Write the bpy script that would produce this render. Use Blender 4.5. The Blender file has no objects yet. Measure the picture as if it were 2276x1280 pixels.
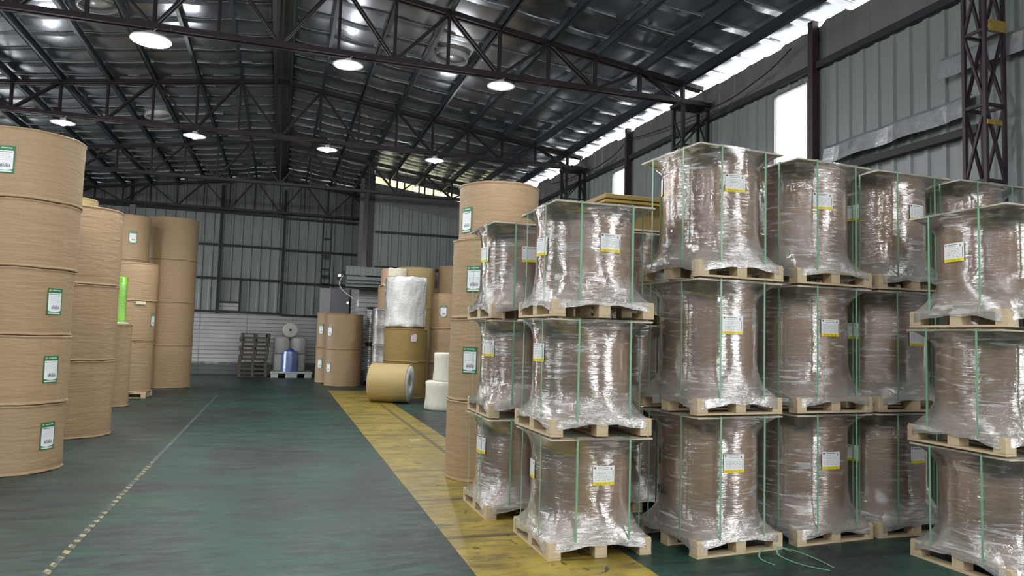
import bpy, bmesh, math, random
from math import sin, cos, pi, radians, atan2, sqrt
from mathutils import Vector, Matrix
random.seed(7)
C = bpy.context.scene.collection
scn = bpy.context.scene

# ---------------------------------------------------------------- camera
cam_d = bpy.data.cameras.new('camera'); cam = bpy.data.objects.new('camera', cam_d); C.objects.link(cam)
cam_d.sensor_width = 36.0; cam_d.lens = 36.0 * 1610 / 2276; cam_d.clip_end = 300
RU = Vector((0.952, -0.305, 0.028)).normalized()
FW = Vector((0.302, 0.951, 0.067)); FW = (FW - RU * FW.dot(RU)).normalized()
UP = RU.cross(FW).normalized()
cam.matrix_world = Matrix(((RU.x, UP.x, -FW.x, 0), (RU.y, UP.y, -FW.y, 0), (RU.z, UP.z, -FW.z, 1.65), (0, 0, 0, 1)))
scn.camera = cam
# ---------------------------------------------------------------- world / exposure
scn.view_settings.view_transform = 'Standard'; scn.view_settings.look = 'None'
scn.view_settings.gamma = 1.0; scn.view_settings.use_curve_mapping = False
EXPOSURE = 0.18
scn.view_settings.exposure = EXPOSURE
SKY = 8.0
LAMP_W = 48.0
w = bpy.data.worlds.new('overcast_sky'); scn.world = w; w.use_nodes = True
bg = w.node_tree.nodes['Background']; bg.inputs[0].default_value = (0.96, 0.98, 1.0, 1); bg.inputs[1].default_value = SKY

def portal(loc, rot, sx, sy):
    l = bpy.data.lights.new('daylight_portal', 'AREA'); l.shape = 'RECTANGLE'; l.size = sx; l.size_y = sy
    l.cycles.is_portal = True
    o = bpy.data.objects.new('daylight_portal', l); C.objects.link(o); o.location = loc; o.rotation_euler = rot
# rear doorway (behind the camera) and side loading door
portal((4.1, -9.95, 2.1), (radians(-90), 0, pi), 3.2, 4.2)
portal((7.35, -0.4, 2.1), (0, radians(90), 0), 4.2, 2.4)
portal((-7.75, 25.3, 2.1), (0, radians(-90), 0), 4.2, 4.4)  # unseen left doorway, added to light the far wall
for _y in (2.9, 8.9, 14.9): portal((-7.75, _y, 4.6), (0, radians(-90), 0), 1.5, 2.6)  # unseen high left openings, added to light the right wall

# ---------------------------------------------------------------- dimensions
RX = -0.2            # ridge x
XL, XR = -7.7, 7.3   # side walls
YB = 28.4            # far wall
YW = 24.2            # nearer far wall on the right
XW = 2.78
YN = -10.0           # wall behind the camera
SL = 0.137
def roof_z(x): return 7.50 - SL * abs(x - RX)
TRUSS_Y = [-5.2, 0.3, 5.83, 11.36, 16.9, 22.4, 27.95]
NODE = 0.87

# ---------------------------------------------------------------- material helpers
class NT:
    def __init__(s, name):
        s.m = bpy.data.materials.new(name); s.m.use_nodes = True
        s.t = s.m.node_tree; s.n = s.t.nodes; s.l = s.t.links
        s.p = s.n['Principled BSDF']; s.out = s.n['Material Output']
        s._oc = None
    def node(s, k): return s.n.new(k)
    def lk(s, a, b): s.l.new(a, b)
    def put(s, inp, v):
        if hasattr(v, 'links') or isinstance(v, bpy.types.NodeSocket): s.l.new(v, inp)
        elif isinstance(v, (tuple, list)) and len(v) == 3 and inp.type == 'RGBA': inp.default_value = (*v, 1)
        else: inp.default_value = v
    def oc(s, kind='Object'):
        if not s._oc: s._oc = s.node('ShaderNodeTexCoord')
        return s._oc.outputs[kind]
    def mapv(s, v, scale=(1, 1, 1), rot=(0, 0, 0), loc=(0, 0, 0)):
        n = s.node('ShaderNodeMapping'); s.put(n.inputs['Vector'], v)
        n.inputs['Scale'].default_value = scale; n.inputs['Rotation'].default_value = rot; n.inputs['Location'].default_value = loc
        return n.outputs[0]
    def noise(s, v, scale, detail=3, rough=.5, dist=0, w=None):
        n = s.node('ShaderNodeTexNoise'); s.put(n.inputs['Vector'], v)
        if w is not None: n.noise_dimensions = '4D'; s.put(n.inputs['W'], w)
        n.inputs['Scale'].default_value = scale; n.inputs['Detail'].default_value = detail
        n.inputs['Roughness'].default_value = rough; n.inputs['Distortion'].default_value = dist
        return n.outputs['Fac']
    def math(s, op, a, b=0.0, c=None, clamp=False):
        n = s.node('ShaderNodeMath'); n.operation = op; n.use_clamp = clamp
        s.put(n.inputs[0], a); s.put(n.inputs[1], b)
        if c is not None: s.put(n.inputs[2], c)
        return n.outputs[0]
    def rng(s, v, a, b, c=0.0, d=1.0, smooth=True):
        n = s.node('ShaderNodeMapRange'); s.put(n.inputs['Value'], v)
        n.inputs['From Min'].default_value = a; n.inputs['From Max'].default_value = b
        n.inputs['To Min'].default_value = c; n.inputs['To Max'].default_value = d
        if smooth: n.interpolation_type = 'SMOOTHSTEP'
        return n.outputs[0]
    def mix(s, f, a, b, mode='MIX'):
        n = s.node('ShaderNodeMix'); n.data_type = 'RGBA'; n.blend_type = mode
        s.put(n.inputs[0], f); s.put(n.inputs[6], a); s.put(n.inputs[7], b)
        return n.outputs[2]
    def sep(s, v):
        n = s.node('ShaderNodeSeparateXYZ'); s.put(n.inputs[0], v); return n.outputs
    def comb(s, x, y, z):
        n = s.node('ShaderNodeCombineXYZ'); s.put(n.inputs[0], x); s.put(n.inputs[1], y); s.put(n.inputs[2], z); return n.outputs[0]
    def rand(s):
        return s.node('ShaderNodeObjectInfo').outputs['Random']
    def bump(s, h, strength=.3, dist=.01, normal=None):
        n = s.node('ShaderNodeBump'); s.put(n.inputs['Height'], h)
        n.inputs['Strength'].default_value = strength; n.inputs['Distance'].default_value = dist
        if normal: s.put(n.inputs['Normal'], normal)
        return n.outputs[0]
    def set(s, col=None, rough=None, metal=None, normal=None, **k):
        p = s.p.inputs
        if col is not None: s.put(p['Base Color'], col)
        if rough is not None: s.put(p['Roughness'], rough)
        if metal is not None: s.put(p['Metallic'], metal)
        if normal is not None: s.put(p['Normal'], normal)
        for a, v in k.items(): s.put(p[a.replace('_', ' ')], v)
        return s.m

def simple(name, col, rough=.6, metal=0, var=.25, scale=6, bump=0):
    t = NT(name); n = t.noise(t.oc(), scale, 4)
    dark = tuple(c * (1 - var) for c in col)
    nm = t.bump(n, bump, .01) if bump else None
    return t.set(t.mix(n, dark, tuple(min(1, c * (1 + var * .5)) for c in col)), rough, metal, nm)

MAT = {}
# kraft paper
def kraft(name, col, wr=.35):
    t = NT(name); r = t.rand(); v = t.oc()
    a = t.noise(t.mapv(v, (1.2, 1.2, 7)), 2.4, 5, .55, .6, w=t.math('MULTIPLY', r, 40))
    b = t.noise(t.mapv(v, (9, 9, .6)), 6, 2, .5, 0, w=t.math('MULTIPLY', r, 17))
    z = t.sep(v)[2]
    fine = t.math('SINE', t.math('MULTIPLY', z, 420))
    c = t.mix(t.rng(b, .3, .7, 0, .6), tuple(x * .95 for x in col), tuple(min(1, x * 1.04) for x in col))
    c = t.mix(t.math('MULTIPLY', r, .35), c, tuple(x * .8 for x in col))
    h = t.math('MULTIPLY', a, 1.0)
    return t.set(c, .58, 0, t.bump(h, wr, .035))
MAT['kraft'] = kraft('kraft_paper', (.395, .27, .15))
MAT['ochre'] = kraft('ochre_paper', (.30, .20, .065), .2)
MAT['yellowkraft'] = kraft('golden_kraft_paper', (.52, .39, .17), .12)
MAT['core'] = kraft('brown_core_wrap', (.52, .335, .215), .3)
MAT['creampaper'] = simple('cream_paper', (.72, .68, .52), .7, 0, .15, 9, .3)
MAT['whiteend'] = simple('white_paper_edge', (.78, .78, .74), .7, 0, .12, 20, .1)
# wood
def wood(name, col, var=.3):
    t = NT(name); v = t.mapv(t.oc(), (2, 2, 22)); r = t.rand()
    n = t.noise(v, 3, 4, .6, .8, w=t.math('MULTIPLY', r, 9))
    k = t.noise(t.oc(), 9, 2)
    c = t.mix(n, tuple(x * (1 - var) for x in col), col)
    c = t.mix(t.rng(k, .62, .75, 0, .35), c, tuple(x * .5 for x in col))
    return t.set(c, .7, 0, t.bump(n, .2, .004))
MAT['wood'] = wood('pale_pine', (.66, .52, .33))
MAT['oldwood'] = wood('grey_old_wood', (.13, .11, .08))
MAT['board'] = wood('plywood_cover', (.60, .53, .42), .2)
# stretch film
def film(name, haze=.3, tint=(.88, .86, .84), crum=.10):
    t = NT(name); v = t.oc(); r = t.math('MULTIPLY', t.rand(), 60)
    fine = t.noise(t.mapv(v, (8, 8, 46), (0.05, .04, 0)), 1.0, 4, .6, .5, w=r)
    diag = t.noise(t.mapv(v, (3.5, 3.5, 30), (.5, .35, 0)), 1.2, 3, .6, .8, w=r)
    big = t.noise(v, 3.0, 3, .5, .4, w=r)
    crump = t.noise(t.mapv(v, (9, 9, 16)), 1.4, 4, .6, 1.5, w=r)
    geo = t.sep(v)[2]
    low = t.rng(geo, .42, .14, 0, 1)          # film bunched over the foot of the load
    st = t.math('MULTIPLY', t.rng(diag, .52, .62), t.rng(big, .40, .62, .15, 1))
    fac = t.math('ADD', t.math('MULTIPLY', st, .42), haze)
    fac = t.math('ADD', fac, t.math('MULTIPLY', low, .20), clamp=True)
    patchy = t.rng(big, .35, .65, .35, 1)
    h = t.math('MULTIPLY', t.math('ADD', t.math('MULTIPLY', fine, .9), t.math('MULTIPLY', diag, .5)), patchy)
    h = t.math('ADD', h, t.math('MULTIPLY', crump, t.math('MULTIPLY_ADD', low, .55, crum)))
    nm = t.bump(h, 1.0, .010)
    tr = t.node('ShaderNodeBsdfTransparent'); tr.inputs[0].default_value = (.97, .97, .97, 1)
    df = t.node('ShaderNodeBsdfDiffuse'); df.inputs[0].default_value = (*tint, 1); t.lk(nm, df.inputs['Normal'])
    m1 = t.node('ShaderNodeMixShader'); t.lk(fac, m1.inputs[0]); t.lk(tr.outputs[0], m1.inputs[1]); t.lk(df.outputs[0], m1.inputs[2])
    gl = t.node('ShaderNodeBsdfGlossy'); gl.inputs['Roughness'].default_value = .07; gl.inputs[0].default_value = (1, 1, 1, 1); t.lk(nm, gl.inputs['Normal'])
    fr = t.node('ShaderNodeFresnel'); fr.inputs[0].default_value = 1.5; t.lk(nm, fr.inputs['Normal'])
    ff = t.math('MULTIPLY_ADD', fr.outputs[0], 1.9, .17, clamp=True)
    m2 = t.node('ShaderNodeMixShader'); t.lk(ff, m2.inputs[0]); t.lk(m1.outputs[0], m2.inputs[1]); t.lk(gl.outputs[0], m2.inputs[2])
    t.lk(m2.outputs[0], t.out.inputs['Surface'])
    return t.m
MAT['film'] = film('clear_stretch_film', .05)
MAT['whitefilm'] = film('white_bubble_film', .80, (.80, .80, .77), 1.3)
MAT['greenfilm'] = film('green_wrap_film', .9, (.30, .80, .04))
MAT['bluefilm'] = film('blue_wrap_film', .85, (.04, .13, .5), .8)
MAT['greyfilm'] = film('grey_stretch_film', .24, (.7, .7, .72), .5)
MAT['strap'] = simple('green_strapping', (.20, .42, .25), .3, 0, .15, 30)
MAT['creamfilm'] = simple('cream_foam_wrap', (.74, .72, .62), .6, 0, .12, 7, .6)
MAT['red'] = simple('red_oxide_paint', (.026, .015, .022), .5, 0, .4, 8)
MAT['dark'] = simple('dark_steel_paint', (.012, .013, .018), .55, 0, .3, 8)
MAT['purlin'] = simple('blue_black_steel', (.024, .034, .044), .45, .2, .3, 6)
MAT['brownpost'] = simple('maroon_post_paint', (.036, .019, .028), .5, 0, .3, 5)
MAT['greypost'] = simple('grey_post_paint', (.16, .15, .17), .5, 0, .3, 5)
MAT['galv'] = simple('galvanised_sheet', (.60, .63, .65), .3, .7, .35, 9, .8)
MAT['yellow'] = simple('yellow_plate_paint', (.42, .28, .05), .6, 0, .5, 9)
MAT['plastic'] = simple('pale_plastic', (.52, .56, .55), .5, 0, .15, 9)
MAT['whitewrap'] = simple('white_film_roll', (.62, .62, .58), .45, 0, .12, 12, .1)
MAT['black'] = simple('black_rubber', (.012, .012, .012), .5, 0, .1, 5)
MAT['whitepanel'] = simple('white_panel_paint', (.55, .55, .57), .5, 0, .12, 3)
MAT['greypanel'] = simple('grey_panel_paint', (.30, .29, .32), .5, 0, .12, 3)
MAT['bluetin'] = simple('blue_drum_paint', (.03, .10, .42), .35, 0, .2, 4)
MAT['whitemetal'] = simple('white_enamel', (.75, .76, .76), .3, .1, .08, 5)
MAT['ink'] = simple('black_ink', (.02, .02, .02), .6)
def emis(name, col, s):
    t = NT(name); e = t.node('ShaderNodeEmission'); e.inputs[0].default_value = (*col, 1); e.inputs[1].default_value = s
    t.lk(e.outputs[0], t.out.inputs['Surface']); return t.m
MAT['lamp'] = emis('lit_lamp_lens', (.95, .98, 1), 60)
# roof foil
def foil():
    t = NT('foil_insulation'); v = t.oc()
    n1 = t.noise(t.mapv(v, (1.2, 2.5, 1)), 2.5, 5, .6, .6)
    n2 = t.noise(t.mapv(v, (2, 14, 1)), 2, 3, .6, .4)
    n3 = t.noise(v, .35, 2)
    h = t.math('ADD', n1, t.math('MULTIPLY', n2, .5))
    c = t.mix(n3, (.25, .275, .325), (.37, .385, .41))
    return t.set(c, t.rng(n3, .3, .7, .22, .30), .85, t.bump(n1, .035, .05))
MAT['foil'] = foil()
MAT['seam'] = simple('foil_seam_glint', (.92, .94, .96), .3, .1, .6, 1.5)  # near-white colour paints the glint of lamps along the folds
# corrugated cladding
def clad(name, col, dirt=.5):
    t = NT(name); v = t.oc()
    n = t.noise(t.mapv(v, (1.5, 1.5, .35)), 1.2, 5, .6)
    n2 = t.noise(t.mapv(v, (1, 1, 1)), .8, 3)
    st = t.noise(t.mapv(v, (14, 14, .5)), 1.2, 2)
    c = t.mix(n, tuple(x * (1 - dirt * .6) for x in col), col)
    c = t.mix(t.rng(n2, .45, .8, 0, .5), c, tuple(x * .6 for x in col))
    c = t.mix(t.rng(st, .4, .8, 0, .25), c, tuple(x * .55 for x in col))
    return t.set(c, .45, .15)
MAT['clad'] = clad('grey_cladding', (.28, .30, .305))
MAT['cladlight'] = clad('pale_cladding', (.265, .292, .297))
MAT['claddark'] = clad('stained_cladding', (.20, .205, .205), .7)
# white glazed brick
def brick():
    t = NT('white_wall_tiles'); v = t.oc(); s = t.sep(v)
    u = t.math('ADD', s[0], s[1])
    b = t.node('ShaderNodeTexBrick'); t.lk(t.comb(u, s[2], 0.0), b.inputs['Vector'])
    b.inputs['Scale'].default_value = 1.0; b.inputs['Brick Width'].default_value = 1.6; b.inputs['Row Height'].default_value = .145
    b.inputs['Mortar Size'].default_value = .013; b.offset = 0.0
    b.inputs['Color1'].default_value = (.46, .46, .46, 1); b.inputs['Color2'].default_value = (.42, .42, .42, 1); b.inputs['Mortar'].default_value = (.13, .13, .14, 1)
    n = t.noise(v, 1.1, 5, .65)
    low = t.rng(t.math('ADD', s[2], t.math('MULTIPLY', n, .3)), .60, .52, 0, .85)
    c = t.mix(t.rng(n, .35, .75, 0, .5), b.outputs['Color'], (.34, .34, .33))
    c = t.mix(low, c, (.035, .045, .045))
    return t.set(c, .4)
MAT['brick'] = brick()
def floor_m():
    t = NT('green_epoxy_floor'); v = t.oc()
    n1 = t.noise(v, .55, 6, .62, .5)
    n2 = t.noise(t.mapv(v, (1.2, 3.2, 1), (0, 0, .2)), 2.2, 6, .7, .8)
    n3 = t.noise(t.mapv(v, (.6, 3.0, 1), (0, 0, -.25)), 1.3, 7, .72, 1.2)
    n4 = t.noise(t.mapv(v, (1, 2.5, 1)), 16, 4, .65)
    left = t.rng(t.math('ADD', t.sep(v)[0], t.math('MULTIPLY', n1, .8)), -1.3, -.8, .55, 0)   # bare worn strip under the left reels
    c = t.mix(t.rng(n1, .38, .56), (.021, .030, .029), (.016, .060, .041))
    c = t.mix(left, c, (.030, .036, .034))
    c = t.mix(t.rng(n2, .48, .66, 0, .6), c, (.042, .060, .054))
    c = t.mix(t.rng(n3, .49, .60, 0, .8), c, (.013, .018, .019))
    n5 = t.noise(t.mapv(v, (.5, .9, 1), (0, 0, .3), (3, 7, 0)), 1.5, 6, .7, .5)
    c = t.mix(t.rng(n5, .55, .68, 0, .7), c, (.020, .030, .032))
    c = t.mix(t.rng(n5, .34, .27, 0, .8), c, (.030, .120, .065))
    c = t.mix(t.rng(n4, .50, .72, 0, .35), c, (.068, .090, .082))
    return t.set(c, t.rng(n2, .2, .8, .34, .60), 0, t.bump(t.math('ADD', n2, t.math('MULTIPLY', n4, .35)), .15, .02), Specular_IOR_Level=.35)
MAT['floor'] = floor_m()
def yellow_floor():
    t = NT('worn_yellow_floor_paint'); v = t.oc()
    n1 = t.noise(v, 1.6, 6, .7, .6); n2 = t.noise(t.mapv(v, (1, 4, 1)), 1.5, 5, .7, 1.0); n3 = t.noise(v, 5, 4, .7, .5)
    c = t.mix(t.rng(n1, .3, .7), (.22, .16, .03), (.37, .28, .04))
    c = t.mix(t.rng(n2, .46, .62, 0, .7), c, (.105, .078, .028))
    c = t.mix(t.rng(n3, .60, .65, 0, .85), c, (.025, .032, .030))
    w_ = t.node('ShaderNodeTexWave'); t.lk(t.mapv(v, (.12, 1, 1)), w_.inputs['Vector']); w_.bands_direction = 'Y'
    w_.inputs['Scale'].default_value = .21; w_.inputs['Distortion'].default_value = 7; w_.inputs['Detail'].default_value = 3
    c = t.mix(t.rng(w_.outputs['Fac'], .012, 0, 0, .8), c, (.05, .035, .02))
    return t.set(c, .42, 0, t.bump(n3, .1, .01))
MAT['yfloor'] = yellow_floor()
def tape(name, ca, cb, period=.13, worn=.45, y0=9.0):
    t = NT(name); s = t.sep(t.oc()); n = t.noise(t.oc(), 5, 4, .7)
    n = t.math('ADD', n, t.rng(s[1], y0, y0 + 3, 0, .10))
    u = t.math('FRACT', t.math('DIVIDE', t.math('ADD', s[1], s[0]), period))
    m = t.math('GREATER_THAN', u, .5)
    c = t.mix(m, ca, cb); c = t.mix(t.rng(n, worn, worn + .08), c, (.05, .07, .065))
    return t.set(c, .5)
MAT['tapeL'] = tape('black_yellow_hazard_tape', (.34, .31, .12), (.015, .02, .018), .15, .47)
MAT['tapeR'] = tape('worn_hazard_tape', (.26, .19, .05), (.012, .012, .012), .20, .62, 99)
# ---- labels (uv driven)
def label_base(t):
    s = t.sep(t.oc('UV')); return s[0], s[1]
def band(t, x, a, b):
    return t.math('MULTIPLY', t.math('GREATER_THAN', x, a), t.math('LESS_THAN', x, b))
def kraft_label():
    t = NT('green_white_reel_label'); u, v = label_base(t)
    W_ = (.82, .84, .86); G = (.03, .17, .08); K = (.10, .10, .12)
    arc = t.math('MULTIPLY_ADD', t.math('POWER', t.math('ABSOLUTE', t.math('SUBTRACT', u, .5)), 2.0), .32, .10)
    inner = t.math('MULTIPLY', band(t, u, .07, .93), t.math('MULTIPLY', t.math('GREATER_THAN', v, arc), t.math('LESS_THAN', v, .82)))
    c = t.mix(inner, G, W_)
    c = t.mix(t.math('MULTIPLY', band(t, v, .90, .94), band(t, u, .3, .85)), c, (.45, .65, .45))
    c = t.mix(t.math('MULTIPLY', band(t, v, .88, .95), band(t, u, .08, .22)), c, (.45, .42, .08))
    c = t.mix(t.math('MULTIPLY', band(t, v, .035, .085), band(t, u, .1, .9)), c, (.7, .82, .72))
    c = t.mix(t.math('MULTIPLY', band(t, v, .755, .785), band(t, u, .12, .88)), c, (.2, .25, .24))
    ln = t.math('GREATER_THAN', t.math('SINE', t.math('MULTIPLY', v, 95)), .45)
    words = t.math('GREATER_THAN', t.noise(t.comb(t.math('MULTIPLY', u, 16), t.math('MULTIPLY', t.math('ROUND', t.math('MULTIPLY', v, 15.1)), 9), 0.0), 1, 1), .5)
    txt = t.math('MULTIPLY', t.math('MULTIPLY', ln, words), t.math('MULTIPLY', band(t, v, .42, .73), band(t, u, .14, .84)))
    c = t.mix(t.math('MULTIPLY', txt, .6), c, (.3, .32, .35))
    bars = t.math('GREATER_THAN', t.math('ADD', t.math('SINE', t.math('MULTIPLY', u, 190)), t.math('SINE', t.math('MULTIPLY', u, 83))), -.35)
    c = t.mix(t.math('MULTIPLY', bars, t.math('MULTIPLY', band(t, v, .22, .32), band(t, u, .28, .82))), c, K)
    c = t.mix(t.math('MULTIPLY', words, t.math('MULTIPLY', band(t, v, .335, .36), band(t, u, .3, .8))), c, K)
    return t.set(c, .4)
def pallet_label():
    t = NT('white_yellow_pallet_label'); u, v = label_base(t)
    c = t.mix(t.math('LESS_THAN', v, .17), (.78, .79, .78), (.78, .62, .02))
    c = t.mix(t.math('MULTIPLY', band(t, v, .05, .12), t.math('MULTIPLY', band(t, u, .08, .92), t.math('GREATER_THAN', t.noise(t.comb(t.math('MULTIPLY', u, 24), 0.0, 0.0), 1, 0), .5))), c, (.40, .30, .02))
    c = t.mix(t.math('MULTIPLY', band(t, v, .89, .93), band(t, u, .2, .7)), c, (.22, .22, .24))
    c = t.mix(t.math('MULTIPLY', band(t, v, .81, .835), band(t, u, .2, .72)), c, (.3, .3, .32))
    c = t.mix(t.math('MULTIPLY', band(t, v, .86, .95), band(t, u, .05, .13)), c, (.05, .05, .05))
    c = t.mix(t.math('MULTIPLY', band(t, v, .78, .9), band(t, u, .8, .88)), c, (.25, .25, .27))
    c = t.mix(t.math('MULTIPLY', band(t, v, .22, .76), band(t, u, .915, .95)), c, (.25, .25, .27))
    ln = t.math('GREATER_THAN', t.math('SINE', t.math('MULTIPLY', v, 75)), .3)
    words = t.math('GREATER_THAN', t.noise(t.comb(t.math('MULTIPLY', u, 14), t.math('MULTIPLY', t.math('ROUND', t.math('MULTIPLY', v, 11.9)), 7), 0.0), 1, 1), .48)
    txt = t.math('MULTIPLY', t.math('MULTIPLY', ln, words), t.math('MULTIPLY', band(t, v, .22, .76), band(t, u, .07, .86)))
    c = t.mix(t.math('MULTIPLY', txt, .65), c, (.25, .26, .28))
    return t.set(c, .3)
def small_label():
    t = NT('pink_white_label'); u, v = label_base(t)
    c = t.mix(t.math('MULTIPLY', t.math('GREATER_THAN', v, .85), t.math('LESS_THAN', u, .35)), (.72, .66, .66), (.5, .08, .06))
    ln = t.math('GREATER_THAN', t.math('SINE', t.math('MULTIPLY', v, 60)), .3)
    c = t.mix(t.math('MULTIPLY', t.math('MULTIPLY', ln, .4), band(t, u, .12, .88)), c, (.3, .25, .3))
    return t.set(c, .4)
MAT['klabel'] = kraft_label(); MAT['plabel'] = pallet_label(); MAT['slabel'] = small_label()
def pane_m():
    t = NT('clear_window_pane')
    tr = t.node('ShaderNodeBsdfTransparent'); gl = t.node('ShaderNodeBsdfGlossy'); gl.inputs['Roughness'].default_value = .05
    m = t.node('ShaderNodeMixShader'); m.inputs[0].default_value = .06; t.lk(tr.outputs[0], m.inputs[1]); t.lk(gl.outputs[0], m.inputs[2])
    t.lk(m.outputs[0], t.out.inputs['Surface']); return t.m
MAT['pane'] = pane_m()
def skyl():
    t = NT('yellowed_skylight_sheet')
    tr = t.node('ShaderNodeBsdfTransparent'); tr.inputs[0].default_value = (1, .95, .62, 1)
    df = t.node('ShaderNodeBsdfTranslucent'); df.inputs[0].default_value = (.80, .74, .42, 1)
    m = t.node('ShaderNodeMixShader'); m.inputs[0].default_value = .78; t.lk(tr.outputs[0], m.inputs[1]); t.lk(df.outputs[0], m.inputs[2])
    t.lk(m.outputs[0], t.out.inputs['Surface']); return t.m
MAT['skyl'] = skyl()
MAT['concrete'] = simple('outdoor_concrete', (.42, .42, .40), .8, 0, .2, 1)

# ---------------------------------------------------------------- mesh helpers
class MB:
    def __init__(s): s.v = []; s.f = []; s.uv = None; s.sm = []
    def box(s, x0, x1, y0, y1, z0, z1):
        b = len(s.v)
        s.v += [(x0, y0, z0), (x1, y0, z0), (x1, y1, z0), (x0, y1, z0), (x0, y0, z1), (x1, y0, z1), (x1, y1, z1), (x0, y1, z1)]
        for q in ((0, 3, 2, 1), (4, 5, 6, 7), (0, 1, 5, 4), (1, 2, 6, 5), (2, 3, 7, 6), (3, 0, 4, 7)):
            s.f.append(tuple(b + i for i in q)); s.sm.append(0)
        return s
    def bar(s, p, q, w, h=None, up=(0, 0, 1)):
        h = h or w; p = Vector(p); q = Vector(q); d = (q - p).normalized(); u = Vector(up)
        if abs(d.dot(u)) > .95: u = Vector((0, 1, 0))
        r = d.cross(u).normalized(); u = r.cross(d).normalized(); b = len(s.v)
        for e in (p, q):
            for a, c in ((-1, -1), (1, -1), (1, 1), (-1, 1)):
                s.v.append(tuple(e + r * (a * w / 2) + u * (c * h / 2)))
        for k in ((0, 1, 2, 3), (7, 6, 5, 4), (0, 4, 5, 1), (1, 5, 6, 2), (2, 6, 7, 3), (3, 7, 4, 0)):
            s.f.append(tuple(b + i for i in k)); s.sm.append(0)
        return s
    def lathe(s, prof, n=48, c=(0, 0), axis=None, cap=True, jit=0):
        """prof: list of (r,z); axis matrix optional"""
        b = len(s.v)
        for k, (r, z) in enumerate(prof):
            for i in range(n):
                a = 2 * pi * i / n
                p = Vector((c[0] + r * cos(a), c[1] + r * sin(a), z))
                if axis: p = axis @ p
                s.v.append(tuple(p))
        for k in range(len(prof) - 1):
            for i in range(n):
                j = (i + 1) % n
                s.f.append((b + k * n + i, b + k * n + j, b + (k + 1) * n + j, b + (k + 1) * n + i)); s.sm.append(1)
        if cap:
            s.f.append(tuple(b + i for i in reversed(range(n)))); s.sm.append(0)
            s.f.append(tuple(b + (len(prof) - 1) * n + i for i in range(n))); s.sm.append(0)
        return s
    def grid(s, fn, nu, nv, smooth=1, uv=False):
        b = len(s.v)
        if uv and s.uv is None: s.uv = {}
        for j in range(nv + 1):
            for i in range(nu + 1):
                if uv: s.uv[len(s.v)] = (i / nu, j / nv)
                s.v.append(tuple(fn(i / nu, j / nv)))
        for j in range(nv):
            for i in range(nu):
                a = b + j * (nu + 1) + i
                s.f.append((a, a + 1, a + nu + 2, a + nu + 1)); s.sm.append(smooth)
        return s
    def tube(s, pts, r, n=8):
        pts = [Vector(p) for p in pts]; b = len(s.v); pu = None
        for k, p in enumerate(pts):
            d = (pts[min(k + 1, len(pts) - 1)] - pts[max(k - 1, 0)]).normalized()
            u = pu or (Vector((0, 0, 1)) if abs(d.z) < .9 else Vector((1, 0, 0)))
            rr = d.cross(u).normalized(); u = rr.cross(d).normalized(); pu = u
            for i in range(n):
                a = 2 * pi * i / n; s.v.append(tuple(p + rr * (r * cos(a)) + u * (r * sin(a))))
        for k in range(len(pts) - 1):
            for i in range(n):
                j = (i + 1) % n
                s.f.append((b + k * n + i, b + k * n + j, b + (k + 1) * n + j, b + (k + 1) * n + i)); s.sm.append(1)
        s.f.append(tuple(b + i for i in reversed(range(n)))); s.sm.append(0)
        s.f.append(tuple(b + (len(pts) - 1) * n + i for i in range(n))); s.sm.append(0)
        return s
    def build(s, name, mat, parent=None, loc=None, bevel=0):
        me = bpy.data.meshes.new(name); me.from_pydata(s.v, [], s.f); me.update()
        me.polygons.foreach_set('use_smooth', [bool(x) for x in s.sm])
        if s.uv:
            l = me.uv_layers.new(name='UVMap')
            for lp in me.loops: l.data[lp.index].uv = s.uv.get(lp.vertex_index, (0, 0))
        me.materials.append(MAT[mat])
        o = bpy.data.objects.new(name, me); C.objects.link(o)
        if parent: o.parent = parent
        if loc: o.location = loc
        if bevel:
            m = o.modifiers.new('bevel', 'BEVEL'); m.width = bevel; m.segments = 2; m.limit_method = 'ANGLE'
        return o
def tag(o, label=None, cat=None, group=None, kind=None):
    if label: o['label'] = label
    if cat: o['category'] = cat
    if group: o['group'] = group
    if kind: o['kind'] = kind
    return o
def empty(name, loc=(0, 0, 0), rz=0, label=None, cat=None, group=None):
    o = bpy.data.objects.new(name, None); C.objects.link(o); o.location = loc; o.rotation_euler = (0, 0, rz)
    o.empty_display_size = .2
    return tag(o, label, cat, group)
def struct(mb, name, mat, parent=None):
    return tag(mb.build(name, mat, parent), kind='structure')
def dup(o, parent=None):
    c = o.copy(); C.objects.link(c)
    if parent: c.parent = parent
    for ch in list(o.children): dup(ch, c)
    return c

# ================================================================ THE BUILDING
struct(MB().box(XL - .3, XR + .3, YN - .3, YB + .3, -.2, 0), 'floor', 'floor')
struct(MB().box(-40, 40, -40, YN - .3, -.2, -.02).box(XR + .3, 40, YN - .3, 60, -.2, -.02).box(-40, XL - .3, YN - .3, 60, -.2, -.02), 'trim_1', 'concrete')

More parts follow.
